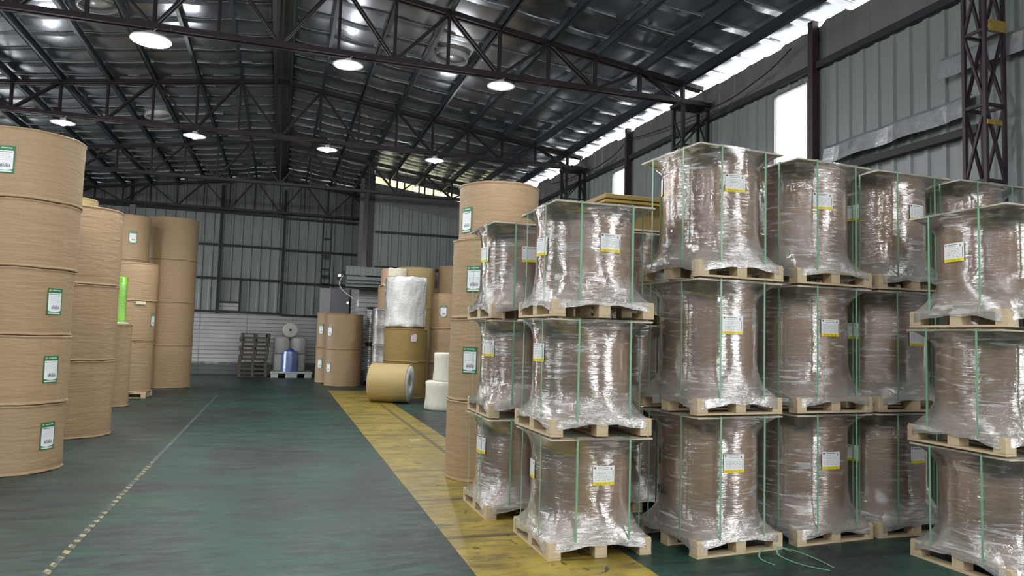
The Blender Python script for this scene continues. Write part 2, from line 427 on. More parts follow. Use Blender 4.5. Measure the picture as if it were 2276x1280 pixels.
def corr(mb, p0, p1, z0, z1, nrm, ztop=None, pitch=.25, depth=.03, seed=1):
    """ribbed sheet from p0 to p1 (xy), ribs out along nrm; ztop(x,y) may shape the top"""
    rnd = random.Random(seed)
    p0 = Vector((*p0, 0)); p1 = Vector((*p1, 0)); L = (p1 - p0).length; d = (p1 - p0) / L; n = Vector((*nrm, 0))
    u = 0; prof = []
    while u < L - 1e-4:
        for a, h in ((0, 0), (.62, 0), (.70, 1), (.90, 1), (.98, 0)):
            if u + a * pitch <= L: prof.append((u + a * pitch, h))
        u += pitch
    prof.append((L, 0)); b = len(mb.v)
    for (uu, h) in prof:
        q = p0 + d * uu + n * (h * depth)
        zt = ztop(q.x, q.y) if ztop else z1
        mb.v.append((q.x, q.y, z0)); mb.v.append((q.x, q.y, zt))
    for i in range(len(prof) - 1):
        mb.f.append((b + 2 * i, b + 2 * i + 2, b + 2 * i + 3, b + 2 * i + 1)); mb.sm.append(0)
    return mb

# --- right wall: girt at 5.68, windows, jagged eave gap above
WINS = [(8.67, 9.50), (14.5, 15.35), (20.3, 21.15), (2.9, 3.7)]
ZG = 5.68
rndj = random.Random(3)
jag = {}
def eave_top(x, y):
    k = round(y / .45)
    if k not in jag: jag[k] = rndj.uniform(-.05, .04)
    return 6.30 + jag[k]
mb = MB(); ys = [1.4]
for a, b in sorted(WINS): ys += [a, b]
ys += [YW]
for i in range(0, len(ys), 2): corr(mb, (XR, ys[i]), (XR, ys[i + 1]), .9, ZG, (-1, 0))
for a, b in WINS: corr(mb, (XR, a), (XR, b), .9, 4.15, (-1, 0)); corr(mb, (XR, a), (XR, b), 5.56, ZG, (-1, 0))
corr(mb, (XR, YN), (XR, -1.6), .9, ZG, (-1, 0)); corr(mb, (XR, -1.6), (XR, .8), 4.2, ZG, (-1, 0)); corr(mb, (XR, .8), (XR, 1.4), .9, ZG, (-1, 0))
struct(mb, 'wall_right', 'cladlight')
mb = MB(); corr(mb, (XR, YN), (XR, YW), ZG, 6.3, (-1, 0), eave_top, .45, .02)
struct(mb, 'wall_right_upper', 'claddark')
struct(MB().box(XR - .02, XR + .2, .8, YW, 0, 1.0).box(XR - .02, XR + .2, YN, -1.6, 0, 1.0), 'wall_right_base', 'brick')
for i, (a, b) in enumerate(WINS):
    f = MB().box(XR - .03, XR + .03, a, a + .04, 4.15, 5.56).box(XR - .03, XR + .03, b - .04, b, 4.15, 5.56).box(XR - .03, XR + .03, a + .04, b - .04, 4.15, 4.19).box(XR - .03, XR + .03, a + .04, b - .04, 5.53, 5.56)
    wf = struct(f, 'window_%d' % (i + 1), 'claddark')
    MB().box(XR + .001, XR + .007, a + .04, b - .04, 4.19, 5.53).build('pane', 'pane', wf)
# left wall; its openings are unseen, added to daylight the far and right walls
mb = MB(); LW = [(1.6, 4.2), (7.6, 10.2), (13.6, 16.2)]; yy = YN
for a, b in LW:
    corr(mb, (XL, yy), (XL, a), 1.0, 6.4, (1, 0)); corr(mb, (XL, a), (XL, b), 1.0, 3.85, (1, 0)); corr(mb, (XL, a), (XL, b), 5.35, 6.4, (1, 0)); yy = b
corr(mb, (XL, yy), (XL, 23.1), 1.0, 6.4, (1, 0)); corr(mb, (XL, 23.1), (XL, 27.5), 4.2, 6.4, (1, 0)); corr(mb, (XL, 27.5), (XL, YB), 1.0, 6.4, (1, 0))
struct(mb, 'wall_left', 'clad')
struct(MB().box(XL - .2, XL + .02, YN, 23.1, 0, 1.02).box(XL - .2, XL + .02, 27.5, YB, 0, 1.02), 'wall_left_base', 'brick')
# far wall (left part): tiles below, cladding above
mb = MB(); corr(mb, (XL, YB), (XW, YB), 2.25, 7, (0, -1), lambda x, y: roof_z(x) - .02, .33, .03)
struct(mb, 'wall_back', 'clad')
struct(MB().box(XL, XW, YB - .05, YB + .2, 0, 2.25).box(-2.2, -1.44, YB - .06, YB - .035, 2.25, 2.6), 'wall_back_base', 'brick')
# return and nearer far wall on the right
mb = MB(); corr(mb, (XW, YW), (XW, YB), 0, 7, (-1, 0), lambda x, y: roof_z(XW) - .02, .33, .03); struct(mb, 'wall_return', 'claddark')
def w2top(x, y): return 6.62 - .135 * (x - XW)
mb = MB(); corr(mb, (XW, YW), (XR, YW), 2.6, 7, (0, -1), w2top, .33, .04); struct(mb, 'wall_back_right', 'cladlight')
struct(MB().box(XW, XR, YW, YW + .2, 0, 2.62), 'wall_back_right_base', 'brick')
struct(MB().grid(lambda u, v: (XW + u * (XR - XW), YW - .06, w2top(XW + u * (XR - XW), 0) - .62 + v * .60), 12, 1, 0), 'trim_2', 'claddark')
# skylight strip over it: framed yellowed sheets
mb = MB(); nn = 9
for k in range(nn):
    x0 = XW + .04 + k * .5; x1 = x0 + .44
    z = lambda x: w2top(x, 0)
    b = len(mb.v); mb.v += [(x0, YW, z(x0) + .02), (x1, YW, z(x1) + .02), (x1, YW, z(x1) + .24), (x0, YW, z(x0) + .24)]
    mb.f.append((b, b + 1, b + 2, b + 3)); mb.sm.append(0)
struct(mb, 'window_5', 'skyl')
mb = MB()
for k in range(nn + 1):
    x0 = XW + k * .5 + .01; mb.bar((x0, YW, w2top(x0, 0)), (x0, YW, w2top(x0, 0) + .3), .05)
mb.bar((XW, YW, w2top(XW, 0) + .27), (XR, YW, w2top(XR, 0) + .27), .05); mb.bar((XW, YW, w2top(XW, 0)), (XR, YW, w2top(XR, 0)), .04)
mb.grid(lambda u, v: (XW + u * (XR - XW), YW - .03, w2top(XW + u * (XR - XW), 0) + .25 + v * .27), 8, 1, 0)
struct(mb, 'window_5_frame', 'claddark')
# wall behind the camera with a wide doorway
mb = MB(); corr(mb, (XL, YN), (2.5, YN), 0, 6.8, (0, 1)); corr(mb, (5.7, YN), (XR, YN), 0, 6.8, (0, 1)); corr(mb, (2.5, YN), (5.7, YN), 4.2, 6.8, (0, 1))
corr(mb, (XL, YN), (XR, YN), 6.4, 7, (0, 1), lambda x, y: roof_z(x) - .03)
struct(mb, 'wall_front', 'clad')

# --- roof: foil sheets sagging between purlins, overlapping every 0.76 m
PX = [RX + s * NODE * k for s in (-1, 1) for k in range(0, 9)]
def sag(x):
    d = abs(x - RX) / NODE; fr = d - math.floor(d)
    return -.03 * sin(pi * fr) * (1 if d < 8.3 else .4)
ms = MB(); mb = MB(); PY = .76; y = YN - .3; rnd = random.Random(5)
while y < YB + .2:
    for s in (-1, 1):
        tw = rnd.uniform(-.006, .006); lip = rnd.uniform(.006, .02)
        XE = 7.60 + rnd.uniform(-.03, .05)
        def fn(u, v, s=s, tw=tw, y=y, lip=lip):
            x = RX + s * XE * u
            if v < .01: return (x, y + .012, roof_z(x) + sag(x) - lip)
            return (x, y + (v - .1) / .9 * PY if v > .05 else y, roof_z(x) + sag(x) + (.02 * v) + tw * sin(3 * u * pi) * v)
        b = len(mb.v); nu = 36; rows = [(0, -lip), (0.004, 0), (.25, -.012), (.5, -.02), (.75, -.012), (1.0, .0)]
        for (vv, dz) in rows:
            for i in range(nu + 1):
                x = RX + s * XE * i / nu; wob = .003 * sin(i * 1.7 + y * 3)
                mb.v.append((x, y + vv * PY + (.0 if vv else .01), roof_z(x) + sag(x) + dz + tw * sin(i * .5) + (wob if vv in (.25, .5, .75) else 0)))
        bs = len(ms.v); hh = rnd.uniform(.018, .030)
        for i in range(nu + 1):
            x = RX + s * XE * i / nu; z0 = roof_z(x) + sag(x) - .004 + .003 * sin(i * 1.3 + y)
            ms.v.append((x, y - .002, z0)); ms.v.append((x, y - .012, z0 - hh))
        for i in range(nu):
            if rnd.random() < .8: a = bs + 2 * i; ms.f.append((a, a + 1, a + 3, a + 2)); ms.sm.append(0)
        for j in range(len(rows) - 1):
            for i in range(nu):
                a = b + j * (nu + 1) + i; q = (a, a + 1, a + nu + 2, a + nu + 1)
                mb.f.append(q if s < 0 else tuple(reversed(q))); mb.sm.append(1 if j else 0)
    y += PY
struct(mb, 'ceiling', 'foil')
struct(ms, 'ceiling_seams', 'seam')  # pale folds carry the seam glints in their colour
# outer roof sheet keeps daylight out
struct(MB().grid(lambda u, v: (RX + (u - .5) * 15.3, YN - .3 + v * (YB - YN + .6), 7.62 - SL * abs((u - .5) * 15.3)), 2, 1, 0), 'ceiling_sheet', 'claddark')
# ridge flashing
struct(MB().bar((RX, YN, 7.435), (RX, YB, 7.435), .30, .008), 'trim_3', 'claddark')

ORD = ['', 'first', 'second', 'third', 'fourth', 'fifth', 'sixth', 'seventh', 'eighth']
def purlin_mb():
    m = MB(); L0, L1 = YN, YB - .1
    m.box(-.012, .012, L0, L1, -.09, .09).box(-.012, .05, L0, L1, -.09, -.075).box(-.012, .05, L0, L1, .075, .09)
    return m
first = None
for s, side in ((-1, 'left'), (1, 'right')):
    for k in range(0, 9):
        x = RX + s * (NODE * k if k else .17)
        if x > XR or x < XL: continue
        if first is None: o = first = purlin_mb().build('purlin', 'purlin')
        else: o = first.copy(); C.objects.link(o)
        o.location = (x, 0, roof_z(x) - (.175 if k else .20)); o.rotation_euler = (0, s * math.atan(SL), 0)
        tag(o, ('dark blue steel roof purlin along the ridge on its %s side' % side) if k == 0 else ('dark blue steel roof purlin, %s one down the %s slope from the ridge' % (ORD[k], side)), 'purlin', 'roof purlins')

# --- trusses
def ctop(x): return 7.256 - SL * abs(x - RX)
ZB = 5.98
def make_truss():
    root = empty('roof_truss', (0, 0, 0))
    for s in (-1, 1):
        m = MB()
        for dy in (-.055, .055):
            m.bar((RX, dy, ctop(RX)), (RX + s * 7.35, dy, ctop(RX + s * 7.35)), .045, .075)
        m.build('top_chord', 'red', root)
    m = MB()
    for dy in (-.055, .055): m.bar((RX - 7.35, dy, ZB), (RX + 7.35, dy, ZB), .045, .08)
    m.build('bottom_chord', 'red', root)
    for s in (-1, 1):
        for k in range(0 if s < 0 else 1, 9):
            x = RX + s * NODE * k; m = MB()
            for dy in (-.035, .035): m.bar((x, dy, ZB), (x, dy, ctop(x)), .04, .035)
            m.build('vertical_strut', 'red', root)
        for k in range(0, 8):
            xa = RX + s * NODE * k; xb = RX + s * NODE * (k + 1); m = MB()
            za, zb = (ZB, ctop(xb)) if k % 2 == 0 else (ctop(xa), ZB)
            for dy in (-.05, .05): m.bar((xa, dy, za), (xb, dy, zb), .035, .035)
            m.build('diagonal_brace', 'red', root)
    return root
TL = {11.36: 'nearest red steel roof truss, crossing the top of the picture', 16.9: 'second red steel roof truss, hung with four lit lamps', 22.4: 'third dark steel roof truss, in front of the yellow skylight strip',
      27.95: 'farthest dark steel roof truss, against the grey far wall'}
tr0 = None
for Y in TRUSS_Y:
    if tr0 is None: o = tr0 = make_truss()
    else: o = dup(tr0)
    o.location = (0, Y, 0)
    tag(o, TL.get(Y, 'red steel roof truss overhead at the camera end of the hall'), 'roof truss', 'steel roof trusses')

# --- lattice columns on the right wall
def make_column(label, plates=False, Y=0):
    near = Y < 7; hx, hy, st = (.13, .12, .8) if near else (.25, .16, .55)
    root = empty('lattice_column', (6.995 if near else 6.93, Y, 0), 0, label, 'column', 'lattice columns on the right wall')
    mt = 'brownpost' if near else 'dark'
    for sx in (-1, 1):
        for sy in (-1, 1):
            MB().bar((sx * hx, sy * hy, 0), (sx * hx, sy * hy, 5.9), .035 if near else .055).build('corner_post', mt, root)
    m = MB(); z = .2; k = 0
    while z < 5.6:
        for sy in (-1, 1):
            a, b = (-hx, hx) if k % 2 else (hx, -hx)
            m.bar((a, sy * hy, z), (b, sy * hy, z + st), .028)
        for sx in (-1, 1):
            a, b = (-hy, hy) if k % 2 else (hy, -hy)
            m.bar((sx * hx, a, z), (sx * hx, b, z + st), .026)
        m.bar((-hx, -hy, z), (hx, -hy, z), .03); m.bar((-hx, hy, z), (hx, hy, z), .03)
        m.bar((-hx, -hy, z), (-hx, hy, z), .03); m.bar((hx, -hy, z), (hx, hy, z), .03)
        z += st; k += 1
    m.build('lacing', mt, root)
    MB().box(-hx - .05, hx + .05, -hy - .06, hy + .06, 5.88, 5.95).build('cap_plate', 'dark', root)
    if plates:
        MB().box(-.10, .14, -.155, -.14, 4.98, 5.10).build('yellow_plate', 'yellow', root)['label'] = 'yellow painted plate'
        MB().box(-.14, .06, -.155, -.14, 3.98, 4.03).build('yellow_plate', 'yellow', root)['label'] = 'small yellow plate'
    return root
make_column('near maroon steel lattice column with yellow plates at the right edge', True, 5.665)
make_column('dark steel lattice column behind the tallest wrapped stack', False, 11.36)
make_column('distant dark steel lattice column beside the big upright reels', False, 16.9)
make_column('farthest dark steel lattice column on the right wall, mostly hidden', False, 22.2)
# wall posts and girts
def girt(p, q, label, mat='dark', w=.07):
    o = MB().bar(p, q, w, w * 1.15).build('wall_girt', mat); tag(o, label, 'wall girt', 'steel wall girts'); return o
girt((XR - .07, 1.4, ZG), (XR - .07, YW - .1, ZG), 'long dark girt along the right wall under the eave panels', 'dark', .085)
for yy, l in ((8.50, 'maroon post on the right wall beside the large bright window'), (14.4, 'dark post on the right wall beside the smaller bright window')):
    tag(MB().box(XR - .15, XR - .04, yy - .05, yy + .05, 0, 6.35).build('wall_post', 'brownpost'), l, 'wall post', 'right wall posts')
for i, (z, l) in enumerate(((2.27, 'lowest dark girt on the far wall, just above the tiled base'), (3.48, 'second dark girt up the far wall'), (4.70, 'third dark girt up the far wall'), (5.90, 'topmost dark girt on the far wall, under the truss'))):
    girt((XL + .1, YB - .1, z), (-2.28, YB - .1, z - .0), l + ', left bay'); girt((-2.12, YB - .1, z), (-.05, YB - .1, z - .02), l + ', middle bay'); girt((.05, YB - .1, z - .06), (XW - .1, YB - .1, z - .08), l + ', right bay')
for x, l in ((-5.2, 'dark post on the far wall, partly hidden by the left reels'), (-2.2, 'dark post on the far wall left of the pallet pile'), (0.0, 'dark post on the far wall under the ridge')):
    tag(MB().box(x - .05, x + .05, YB - .16, YB - .04, 2.2, 6.9).build('wall_post', 'dark'), l, 'wall post', 'far wall posts')
tag(MB().box(-1.48, -1.41, YB - .12, YB - .05, 2.3, 3.45).build('wall_post', 'dark'), 'short dark post on the far wall above the pallet pile', 'wall post')
girt((-2.14, YB - .12, 2.62), (-1.5, YB - .12, 2.62), 'short dark girt over the raised tiled patch of the far wall', 'dark', .05)
girt((XW + .1, YW - .1, 5.0), (XR - .1, YW - .1, 5.0), 'upper dark girt on the pale wall right of the corner post', 'dark', .06)
girt((XW + .1, YW - .1, 3.82), (XR - .1, YW - .1, 3.82), 'lower dark girt on the pale wall behind the film-wrapped reels', 'dark', .06)
tag(MB().box(XW - .16, XW + .02, YW - .16, YW - .02, 0, 6.9).build('corner_post', 'brownpost'), 'maroon corner post rising above the tiled hut', 'corner post')
tag(MB().box(XW - .42, XW - .30, YW + .1, YW + .22, 3.3, 6.8).build('corner_post', 'greypost'), 'slim grey post left of the maroon corner post', 'corner post')
tag(MB().box(-4.45, -4.30, 24.0, 24.15, 0, 5.3).build('steel_post', 'greypost'), 'slim grey steel post between two tall left reel stacks', 'steel post')
# ladder on the far wall
lad = empty('wall_ladder', (1.55, YB - .3, 0), 0, 'dark steel ladder frame fixed to the far wall above the white panel', 'ladder')
for x in (-.15, .15): MB().bar((x, 0, 3.25), (x, 0, 5.95), .05).build('side_rail', 'dark', lad)
for z in (5.95, 5.15, 4.5, 4.42, 4.0, 3.75, 3.7, 3.45, 3.3): MB().bar((-.15, 0, z), (.15, 0, z), .04).build('rung', 'dark', lad)

# flashings on the right wall
def flashing(name, y0, y1, z0, z1, label, d=.16):
    rnd = random.Random(int(y0 * 10)); n = 24; m = MB()
    def fn(u, v):
        yy = y0 + u * (y1 - y0); zz = z0 + u * (z1 - z0)
        w_ = .03 * sin(u * 17) + rnd.uniform(-.008, .008)
        return (XR - .06 - .10 * v + w_ * v, yy, zz + (.16 if v < .34 else (.16 - .04 if v < .67 else -.0)) + .0 - .10 * (v > .9))
    m.grid(fn, n, 3, 0)
    o = m.build(name, 'galv'); sm = o.modifiers.new('s', 'SOLIDIFY'); sm.thickness = .004
    tag(o, label, 'flashing'); return o
flashing('metal_flashing', 8.25, 6.0, 4.28, 4.33, 'crumpled shiny metal flashing along the right wall above the wrapped stacks')
flashing('metal_flashing', 6.35, 4.4, 4.86, 4.84, 'grey metal flashing strip running past the near lattice column')
tag(MB().box(XR - .13, XR - .05, 5.9, 8.1, 4.03, 4.12).build('flashing_gap_shade', 'dark'), 'dark strip drawn for the shaded gap under the crumpled flashing on the right wall', 'painted gap shade')  # dark strip put in as the shade of the gap below the flashing

for pts, l in (([(7.14, 8.9, 6.1), (7.12, 9.8, 5.86), (7.12, 11.0, 5.80), (7.14, 14.2, 6.05)], 'thin dark cable drooping along the right wall between the two wall posts'),
               ([(7.14, 14.5, 6.0), (7.12, 15.5, 5.82), (7.12, 16.6, 5.85), (7.14, 19.0, 6.0)], 'thin dark cable along the right wall beyond the smaller window')):
    P = [Vector(p) for p in pts]; q = []
    for i in range(len(P) - 1):
        for k in range(6): q.append(P[i].lerp(P[i + 1], k / 6) - Vector((0, 0, .04 * sin(pi * k / 6))))
    q.append(P[-1]); tag(MB().tube(q, .012, 6).build('wall_cable', 'black'), l, 'cable', 'cables on the right wall')

# ---- floor markings
tag(MB().box(1.37, 2.62, .5, 21.0, .0005, .003).build('painted_floor_lane', 'yfloor'), 'wide worn yellow painted lane on the floor along the right stacks', 'floor marking')
tag(MB().box(-1.42, -1.37, 2.0, 19.5, .0005, .0035).build('hazard_tape', 'tapeL'), 'black and yellow striped tape on the green floor beside the left reels', 'floor tape', 'hazard tapes')
tag(MB().box(2.27, 2.34, 8.9, 16.9, .0032, .005).build('hazard_tape', 'tapeR'), 'worn dark striped tape on the yellow painted lane', 'floor tape', 'hazard tapes')

# ---- tiled hut with canopy
hut = empty('tiled_hut', (0, 0, 0), 0, 'small white-tiled hut with a corrugated metal canopy by the corner post', 'hut')
MB().box(2.38, XW - .17, 24.0, 26.4, 0, 3.2).box(XW - .17, 5.2, 23.72, 24.02, 0, 3.2).box(2.38, XW - .17, 23.72, 24.0, 0, 3.2).build('tiled_wall', 'brick', hut)
m = MB(); corr(m, (1.86, 22.75), (4.6, 22.75), 3.42, 3.68, (0, -1), None, .12, .02); m.box(1.86, 4.6, 22.77, 23.7, 3.64, 3.68)
m.build('canopy', 'cladlight', hut)
m = MB()
for k, (yy, z0, z1) in enumerate(((22.85, 3.28, 3.38), (22.98, 3.18, 3.27), (23.1, 3.08, 3.17))): m.box(1.9 - .0 * k, 4.6, yy, yy + .1, z0, z1)
m.build('canopy_fascia', 'cladlight', hut)
MB().bar((1.62, 22.9, 3.25), (1.95, 22.9, 3.62), .08, .12).build('canopy_bracket', 'brownpost', hut)
MB().box(1.9, 4.6, 23.2, 23.7, 3.02, 3.10).build('soffit', 'dark', hut)
MB().tube([(1.78 + .42 * (k / 12) ** 1.5 - .22 * sin(pi * k / 12), 22.6, 3.38 - .75 * (k / 12)) for k in range(13)], .012).build('hanging_cable', 'whitemetal', hut)['label'] = 'white curved cable'
for (x, y, z) in ((1.66, 22.5, 3.36), (2.1, 24.5, 2.62)):
    L_ = empty('wall_lamp', (x, y, z), 0, 'tiny lit lamp at the left end of the hut canopy' if z > 3 else 'tiny lit lamp on the grey panel beside the hut', 'lamp')
    MB().box(-.05, .05, 0, .03, -.045, .045).build('lamp_housing', 'dark', L_); MB().box(-.028, .028, -.006, 0, -.028, .028).build('lamp_lens', 'lamp', L_)
tag(MB().box(1.33, 1.70, 27.0, 27.08, 0, 3.22).build('door_1', 'whitepanel'), kind='structure')
tag(MB().box(1.71, 2.37, 27.0, 27.06, 0, 3.22).build('wall_partition', 'greypanel'), kind='structure')
duct = empty('ribbed_duct', (2.76, 23.5, 0), 0, 'silver ribbed vertical duct between the far kraft reels and wrapped rolls', 'duct')
prof = []
z = .12
while z < 2.40: prof += [(.125, z), (.125, z + .025), (.108, z + .035), (.108, z + .05)]; z += .06
MB().lathe(prof, 20).build('ribbed_pipe', 'galv', duct)
MB().lathe([(.15, 2.42), (.15, 2.47), (.02, 2.48)], 20).build('duct_cap', 'brownpost', duct)
MB().lathe([(.135, 1.22), (.14, 1.25), (.14, 1.32), (.135, 1.35)], 20, cap=False).build('clamp_band', 'black', duct)
MB().lathe([(.14, 0), (.14, .12)], 20).build('duct_foot', 'black', duct)

# ================================================================ LAMPS
def lamp_light(parent, power, kind='POINT'):
    l = bpy.data.lights.new('lamp_light', kind); l.energy = power * 4; l.shadow_soft_size = .10
    if kind == 'SPOT': l.spot_size = radians(165); l.spot_blend = .6
    l.color = (.97, .985, 1.0)
    o = bpy.data.objects.new('lamp_light', l); C.objects.link(o); o.parent = parent; o.location = (0, 0, -.24)
def make_lamp(kind, x, Y, label, power=LAMP_W, z=ZB - .06):
    Y = min(TRUSS_Y, key=lambda q: abs(q - Y)) - .035
    r = empty('high_bay_lamp', (x, Y - .02, z), 0, label, 'lamp', 'high bay lamps on the trusses')
    MB().tube([(0, 0, .035), (0, 0, -.05)], .012).build('hook', 'dark', r)
    if kind == 'disc':
        MB().lathe([(.05, -.03), (.09, -.05), (.12, -.10), (.26, -.13), (.275, -.15), (.275, -.165)], 40).build('lamp_housing', 'whitemetal', r)
        MB().lathe([(.262, -.167), (.255, -.178), (.05, -.182)], 40).build('lamp_lens', 'lamp', r)
    else:
        MB().lathe([(.03, -.02), (.05, -.03), (.06, -.08), (.05, -.09)], 24).build('lamp_housing', 'whitemetal', r)
        MB().lathe([(.06, -.09), (.20, -.110), (.235, -.125), (.235, -.132), (.06, -.105)], 32, cap=False).build('reflector_dish', 'whitemetal', r)
        MB().lathe([(.03, -.10), (.06, -.115), (.07, -.145), (.055, -.175), (.02, -.19)], 24).build('lamp_bulb', 'lamp', r)
    MB().tube([(.02, 0, -.02), (.10, .02, .06), (.20, .0, .08), (.26, -.02, .03)], .006).build('power_cable', 'whitemetal', r)
    pw = power * (1.15 if Y < 7 else (1.5 if Y > 12 else 1.05))
    if kind != 'disc': lamp_light(r, pw * .28, 'POINT')
    lamp_light(r, pw * (1 if kind == 'disc' else .72), 'SPOT')
    return r
make_lamp('disc', -1.96, 11.2, 'large lit disc lamp under the nearest truss, the biggest glow at upper left')
make_lamp('bulb', .82, 11.2, 'lit lamp under the nearest truss, middle of the three in view')
make_lamp('bulb', 3.31, 11.2, 'lit lamp under the nearest truss, rightmost of the three in view')
make_lamp('bulb', -4.46, 11.2, 'lit lamp under the nearest truss, beyond the left edge of the picture')
make_lamp('bulb', -4.46, 16.75, 'lit lamp under the second truss, just above the biggest left reel stack')
make_lamp('bulb', -1.95, 16.75, 'lit lamp under the second truss, second from the left')
make_lamp('bulb', .84, 16.75, 'lit lamp under the second truss, close to the right of the ridge')
make_lamp('bulb', 3.34, 16.75, 'dimmer lit lamp under the second truss, rightmost, above the tall kraft reels')
for Y in (5.83, .3, -5.2):
    for x in (-4.46, -1.96, .82, 3.31):
        make_lamp('bulb', x, Y - .15, 'lit high bay lamp overhead at the camera end of the hall')
# roof ventilators
def make_vent(x, y, label):
    z = roof_z(x) - .02
    r = empty('roof_ventilator', (x, y, z), 0, label, 'ventilator', 'round roof ventilators')
    r.rotation_euler = (0, math.atan(SL) * (1 if x > RX else -1), 0)
    MB().lathe([(.30, -.10), (.33, -.10), (.33, .08), (.30, .08)], 40, cap=False).build('collar', 'whitemetal', r)
    MB().lathe([(.285, -.04), (.02, -.05)], 40).build('damper_disc', 'whitemetal', r)
    MB().lathe([(.24, -.055), (.25, -.06), (.24, -.065)], 40, cap=False).build('inner_ring', 'greypost', r)
make_vent(-3.16, 13.4, 'round white roof ventilator at the top left above the nearest truss')
make_vent(2.91, 13.4, 'round white roof ventilator between two lit lamps on the right slope')
make_vent(-3.2, 20.0, 'round white roof ventilator seen below the second truss on the left slope')

# ================================================================ PALLETS AND WRAPPED REELS
HP = .425
def pallet_parts(root, mat='wood', hp=HP, h=.13, yskids=False, base_gap=True):
    t = .016; bh = h - 2 * t
    m = MB(); n = 7; wd = 2 * hp
    for k in range(n):
        a = -hp + k * wd / n; m.box(-hp, hp, a + .008, a + wd / n - .008, h - t, h)
    m.box(-hp, hp, -hp, -hp + .1, h - 2 * t, h - t).box(-hp, hp, -.05, .05, h - 2 * t, h - t).box(-hp, hp, hp - .1, hp, h - 2 * t, h - t)
    pal = m.build('pallet', mat, root)
    for i, x in enumerate((-hp + .05, 0, hp - .05)):
        for j, y in enumerate((-hp + .05, 0, hp - .05)):
            MB().box(x - .05, x + .05, y - .05, y + .05, t, h - 2 * t).build('pallet_block', mat, pal, bevel=.003)
    for y in (-hp + .05, 0, hp - .05):
        (MB().box(y - .05, y + .05, -hp, hp, 0, t) if yskids else MB().box(-hp, hp, y - .05, y + .05, 0, t)).build('bottom_board', mat, pal)
    return pal
def sq(th, a, n=14): return a / ((abs(cos(th)) ** n + abs(sin(th)) ** n) ** (1 / n))
def film_mesh(H, seed):
    rnd = random.Random(seed); N = 96; rows = []
    RC = .405; top = H - .012
    zd = .125
    ks = [rnd.uniform(.0, .05) for _ in range(8)]
    zs = ['hem', zd - .01, zd + .01]
    zs += [zd + .03 + .035 * i for i in range(10)]
    zs += [.55 + (H - .22 - .55) * i / 6 for i in range(7)]
    zs += [H - .19 + .178 * i / 7 for i in range(8)]
    m = MB(); b = 0; spread = rnd.uniform(.20, .30); stop = rnd.uniform(.12, .17)
    for r_i, z in enumerate(zs):
        for i in range(N):
            th = 2 * pi * i / N
            cr = (sq(th, 1) - 1) / .35
            s_ = sq(th, HP + .006)
            if z == 'hem':
                zz = .105 - .055 * min(1, max(0, cr)) ** 1.5 - ks[int(th / (2 * pi) * 8) % 8] * .5 + .006 * sin(th * 13); r = s_ + .002
            else:
                zz = z
                t = min(1, max(0, (z - zd) / spread)); lo = (1 - t) ** 2.3
                t2 = min(1, max(0, (z - (H - stop - .02)) / stop)); hi = t2 ** 1.8
                wgt = max(lo, hi); r = RC + (s_ - RC) * wgt
                if 0 < wgt < 1: r += .006 * sin(th * 9 + z * 20 + seed) * (1 - wgt)
                r = max(r, RC)
            m.v.append((r * cos(th), r * sin(th), zz))
    for j in range(len(zs) - 1):
        for i in range(N):
            k = (i + 1) % N
            m.f.append((j * N + i, j * N + k, (j + 1) * N + k, (j + 1) * N + i)); m.sm.append(1)
    return m
def patch(a_deg, z, w, h, R, nu=8, bow=0):
    a0 = radians(a_deg); m = MB(); da = w / R
    m.grid(lambda u, v: (R * cos(a0 + (u - .5) * da), R * sin(a0 + (u - .5) * da), z - h / 2 + v * h), nu, 2, 1, True)
    return m
_proto = {}
def wrapped(H, variant):
    """one film-wrapped reel on its pallet: build the parts once per height/variant, later copied"""
    key = (H, variant)
    if key in _proto:
        src, kids = _proto[key]; c = src.copy(); C.objects.link(c)
        for ch in kids: dup(ch, c)
        return c
    r = empty('wrapped_reel_pallet')
    pallet_parts(r, yskids=(H < 1))
    n = 48
    MB().lathe([(.385, .131), (.395, .14), (.395, H - .04), (.385, H - .032)], n).build('paper_reel', 'core', r)
    t = .014
    MB().box(-HP, HP, -HP, HP, H - .030, H - .030 + t).build('top_board', 'board', r, bevel=.004)
    film_mesh(H, variant * 7 + int(H * 100)).build('stretch_film', 'film', r)
    e = HP + .0035; w_ = .016; tk = .002
    for ax in (0, 1):
        for s in (-.21, .23):
            m = MB(); zt = H - .012; z0 = .096
            if ax == 0: m.box(s - w_ / 2, s + w_ / 2, -e, -e + tk, z0, zt).box(s - w_ / 2, s + w_ / 2, e - tk, e, z0, zt).box(s - w_ / 2, s + w_ / 2, -e, e, zt, zt + tk).box(s - w_ / 2, s + w_ / 2, -e, e, z0 - tk, z0)
            else: m.box(-e, -e + tk, s - w_ / 2, s + w_ / 2, z0, zt).box(e - tk, e, s - w_ / 2, s + w_ / 2, z0, zt).box(-e, e, s - w_ / 2, s + w_ / 2, zt, zt + tk).box(-e, e, s - w_ / 2, s + w_ / 2, z0 - tk, z0)
            m.build('strap', 'strap', r)
    _proto[key] = (r, list(r.children))
    return r
HA, HB = .907, 1.082
TIER = ['bottom', 'middle', 'top']
def stack(cx, cy, H, rot, desc, labels, group, jit=.012, seed=0):
    rnd = random.Random(seed)
    for k in range(3):
        o = wrapped(H, (k + seed) % 3)
        jx, jy = (0, 0) if k == 0 else (rnd.uniform(-jit, jit), rnd.uniform(-jit, jit))
        rz = radians(rot + (rnd.uniform(-1.2, 1.2) if k else 0))
        o.location = (cx + jx, cy + jy, k * H + .001 * k); o.rotation_euler = (0, 0, rz)
        tag(o, 'film-wrapped reel, %s of %s' % (TIER[k], desc), 'wrapped reel', group)
        for (a, z) in labels.get(k, []):
            l = patch(a - math.degrees(rz), z - k * H, .185, .145, .412); l.build('label', 'plabel', o)
        yield o
G1 = 'film-wrapped reels on pallets'
